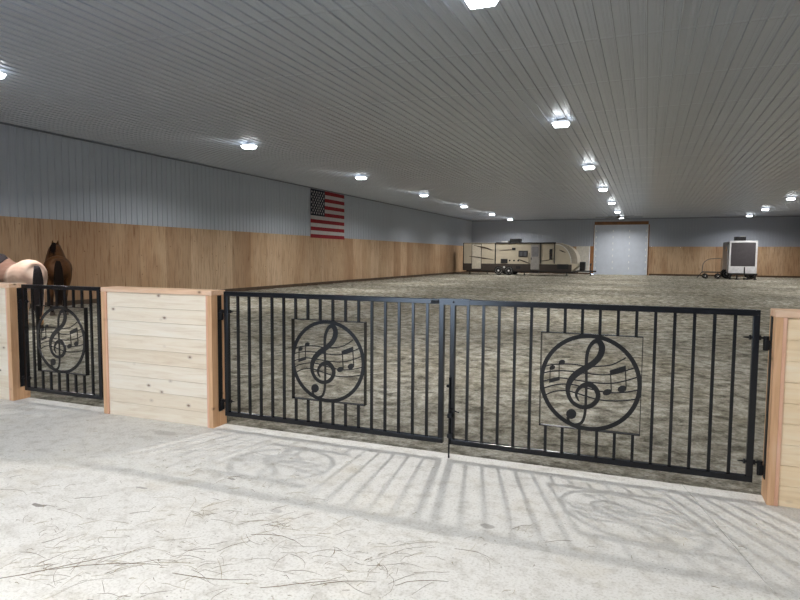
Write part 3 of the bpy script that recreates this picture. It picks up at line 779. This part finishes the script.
# heading of the local +X axis is given by rz
horse('palomino_horse', 'cream rumped horse with dark tail behind the left half wall, partly outside the frame',
      (-11.77, 8.56, -.02), math.radians(167), coat('cream_coat', rgb(214,180,162), rgb(230,206,190), rgb(206,160,120), .25, .3, rgb(112,76,62)), plain('charcoal_hair', rgb(60,54,56), .8, 0, .2, 20, .15), False, .1, .93, .3)
horse('bay_horse', 'dark bay horse seen from behind with head up and ears pricked, facing the left wall',
      (-13.72, 11.0, -.02), math.radians(143), coat('bay_coat', rgb(66,39,18), rgb(88,56,26), rgb(34,22,16), .35, .3), plain('black_hair', rgb(26,18,14), .8, 0, .2, 20, .1), True, -.3, .98, .3)

# ------------------------------------------------------------------ hay scattered on the concrete
clusters = [(-2.478,2.013,.30,70),(-2.368,2.736,.22,34),(-1.774,2.775,.25,60),(-1.162,2.587,.20,45),(-1.067,2.767,.20,26),(-2.07,1.968,.35,36),(-3.0,2.5,.5,30),(-2.1,2.35,.4,60),(-1.6,2.35,.35,40),(-2.7,2.2,.4,50),(-1.5,2.1,.3,16),(-1.384,2.546,.25,20),(-.842,2.942,.28,10),(-.567,3.118,.25,8),(-.2,3.1,.3,5),(-2.6,3.2,.5,14),(-2.1,3.0,.5,30),(-3.6,2.6,.4,14),(-.3,2.4,.5,12)]
def strand(mb, x, y, a, L, r):
    c = random.uniform(-1.3,1.3); pts = []; n = 5; px, py, an = x, y, a
    lift = random.uniform(.002,.012)
    for i in range(n):
        pts.append((px, py, .0025+lift*sin(pi*i/(n-1))*random.uniform(.3,1)))
        px += cos(an)*L/(n-1); py += sin(an)*L/(n-1); an += c*random.uniform(0,.45)
    mb.tube(pts, [r*.7,r,r,r*.8,r*.4], 4)
hay = MB(); hay2 = MB()
for cx_, cy_, s_, nn in clusters:
    base = random.uniform(0, pi)
    for i in range(int(nn*.7)):
        x = random.gauss(cx_, s_*.55); y = random.gauss(cy_, s_*.33)
        if y > 4.0: continue
        L = random.choice([.03,.05,.07,.10,.14,.2])*random.uniform(.7,1.2)
        strand(hay if random.random() < .6 else hay2, x, y, random.gauss(.45 if random.random() < .6 else base, .6)+(pi if random.random() < .5 else 0), L, random.uniform(.0006,.0011))
for i in range(110):
    x, y = random.uniform(-5.5,1.0), random.uniform(1.5,4.0); strand(hay2, x, y, random.uniform(0,6.28), random.uniform(.012,.05), .0012)
# a few long stems
for x, y, a, L in [(-2.75,1.75,.75,.75),(-2.55,1.95,.62,.55),(-1.9,2.62,.35,.35),(-1.55,2.2,.5,.35),(-1.0,2.45,.9,.25),(-2.0,2.15,.1,.4),(-1.35,2.3,.7,.3)]:
    strand(hay, x, y, a, L, .0015)
hm1 = plain('brown_hay', rgb(122,104,78), .8, 0, .3, 40); hm2 = plain('green_tan_hay', rgb(160,146,112), .8, 0, .3, 40)
nf = len(hay.f); hay.add(hay2.v, hay2.f)
tag(hay.build('scattered_hay', [hm1, hm2], matidx=[0]*nf+[1]*(len(hay.f)-nf)), 'brown and greenish hay stems strewn over the concrete in the foreground', 'hay', kind='stuff')

# ------------------------------------------------------------------ world, camera, view
w = bpy.data.worlds.new('w'); SC.world = w; w.use_nodes = True
w.node_tree.nodes['Background'].inputs[0].default_value = (.62,.78,1,1); w.node_tree.nodes['Background'].inputs[1].default_value = 12
pl_ = bpy.data.lights.new('added_doorway_daylight', 'AREA'); pl_.shape = 'RECTANGLE'; pl_.size = 2.4; pl_.size_y = 2.7; pl_.cycles.is_portal = True  # portal guiding sky light through the added doorway
po = bpy.data.objects.new('added_doorway_daylight', pl_); COL.objects.link(po); po.location = (-4.5, YN, 1.35); po.rotation_euler = (math.radians(90),0,0)
cam = bpy.data.cameras.new('camera'); co = bpy.data.objects.new('camera', cam); COL.objects.link(co)
F = Vector((-.37277874,.92511678,-.0720761)); R = Vector((.9273042,.37423569,.00738706)); U = Vector((-.03380734,.06408273,.99737178))
mt = Matrix((R, U, -F)).transposed().to_4x4(); mt.translation = Vector((0,0,1.4826)); co.matrix_world = mt
cam.sensor_width = 36; cam.lens = 610.24*36/800; cam.clip_end = 300; cam.clip_start = .05
SC.camera = co
vs_ = SC.view_settings; vs_.view_transform = 'Standard'; vs_.look = 'None'; vs_.exposure = 0; vs_.gamma = 1; vs_.use_curve_mapping = False
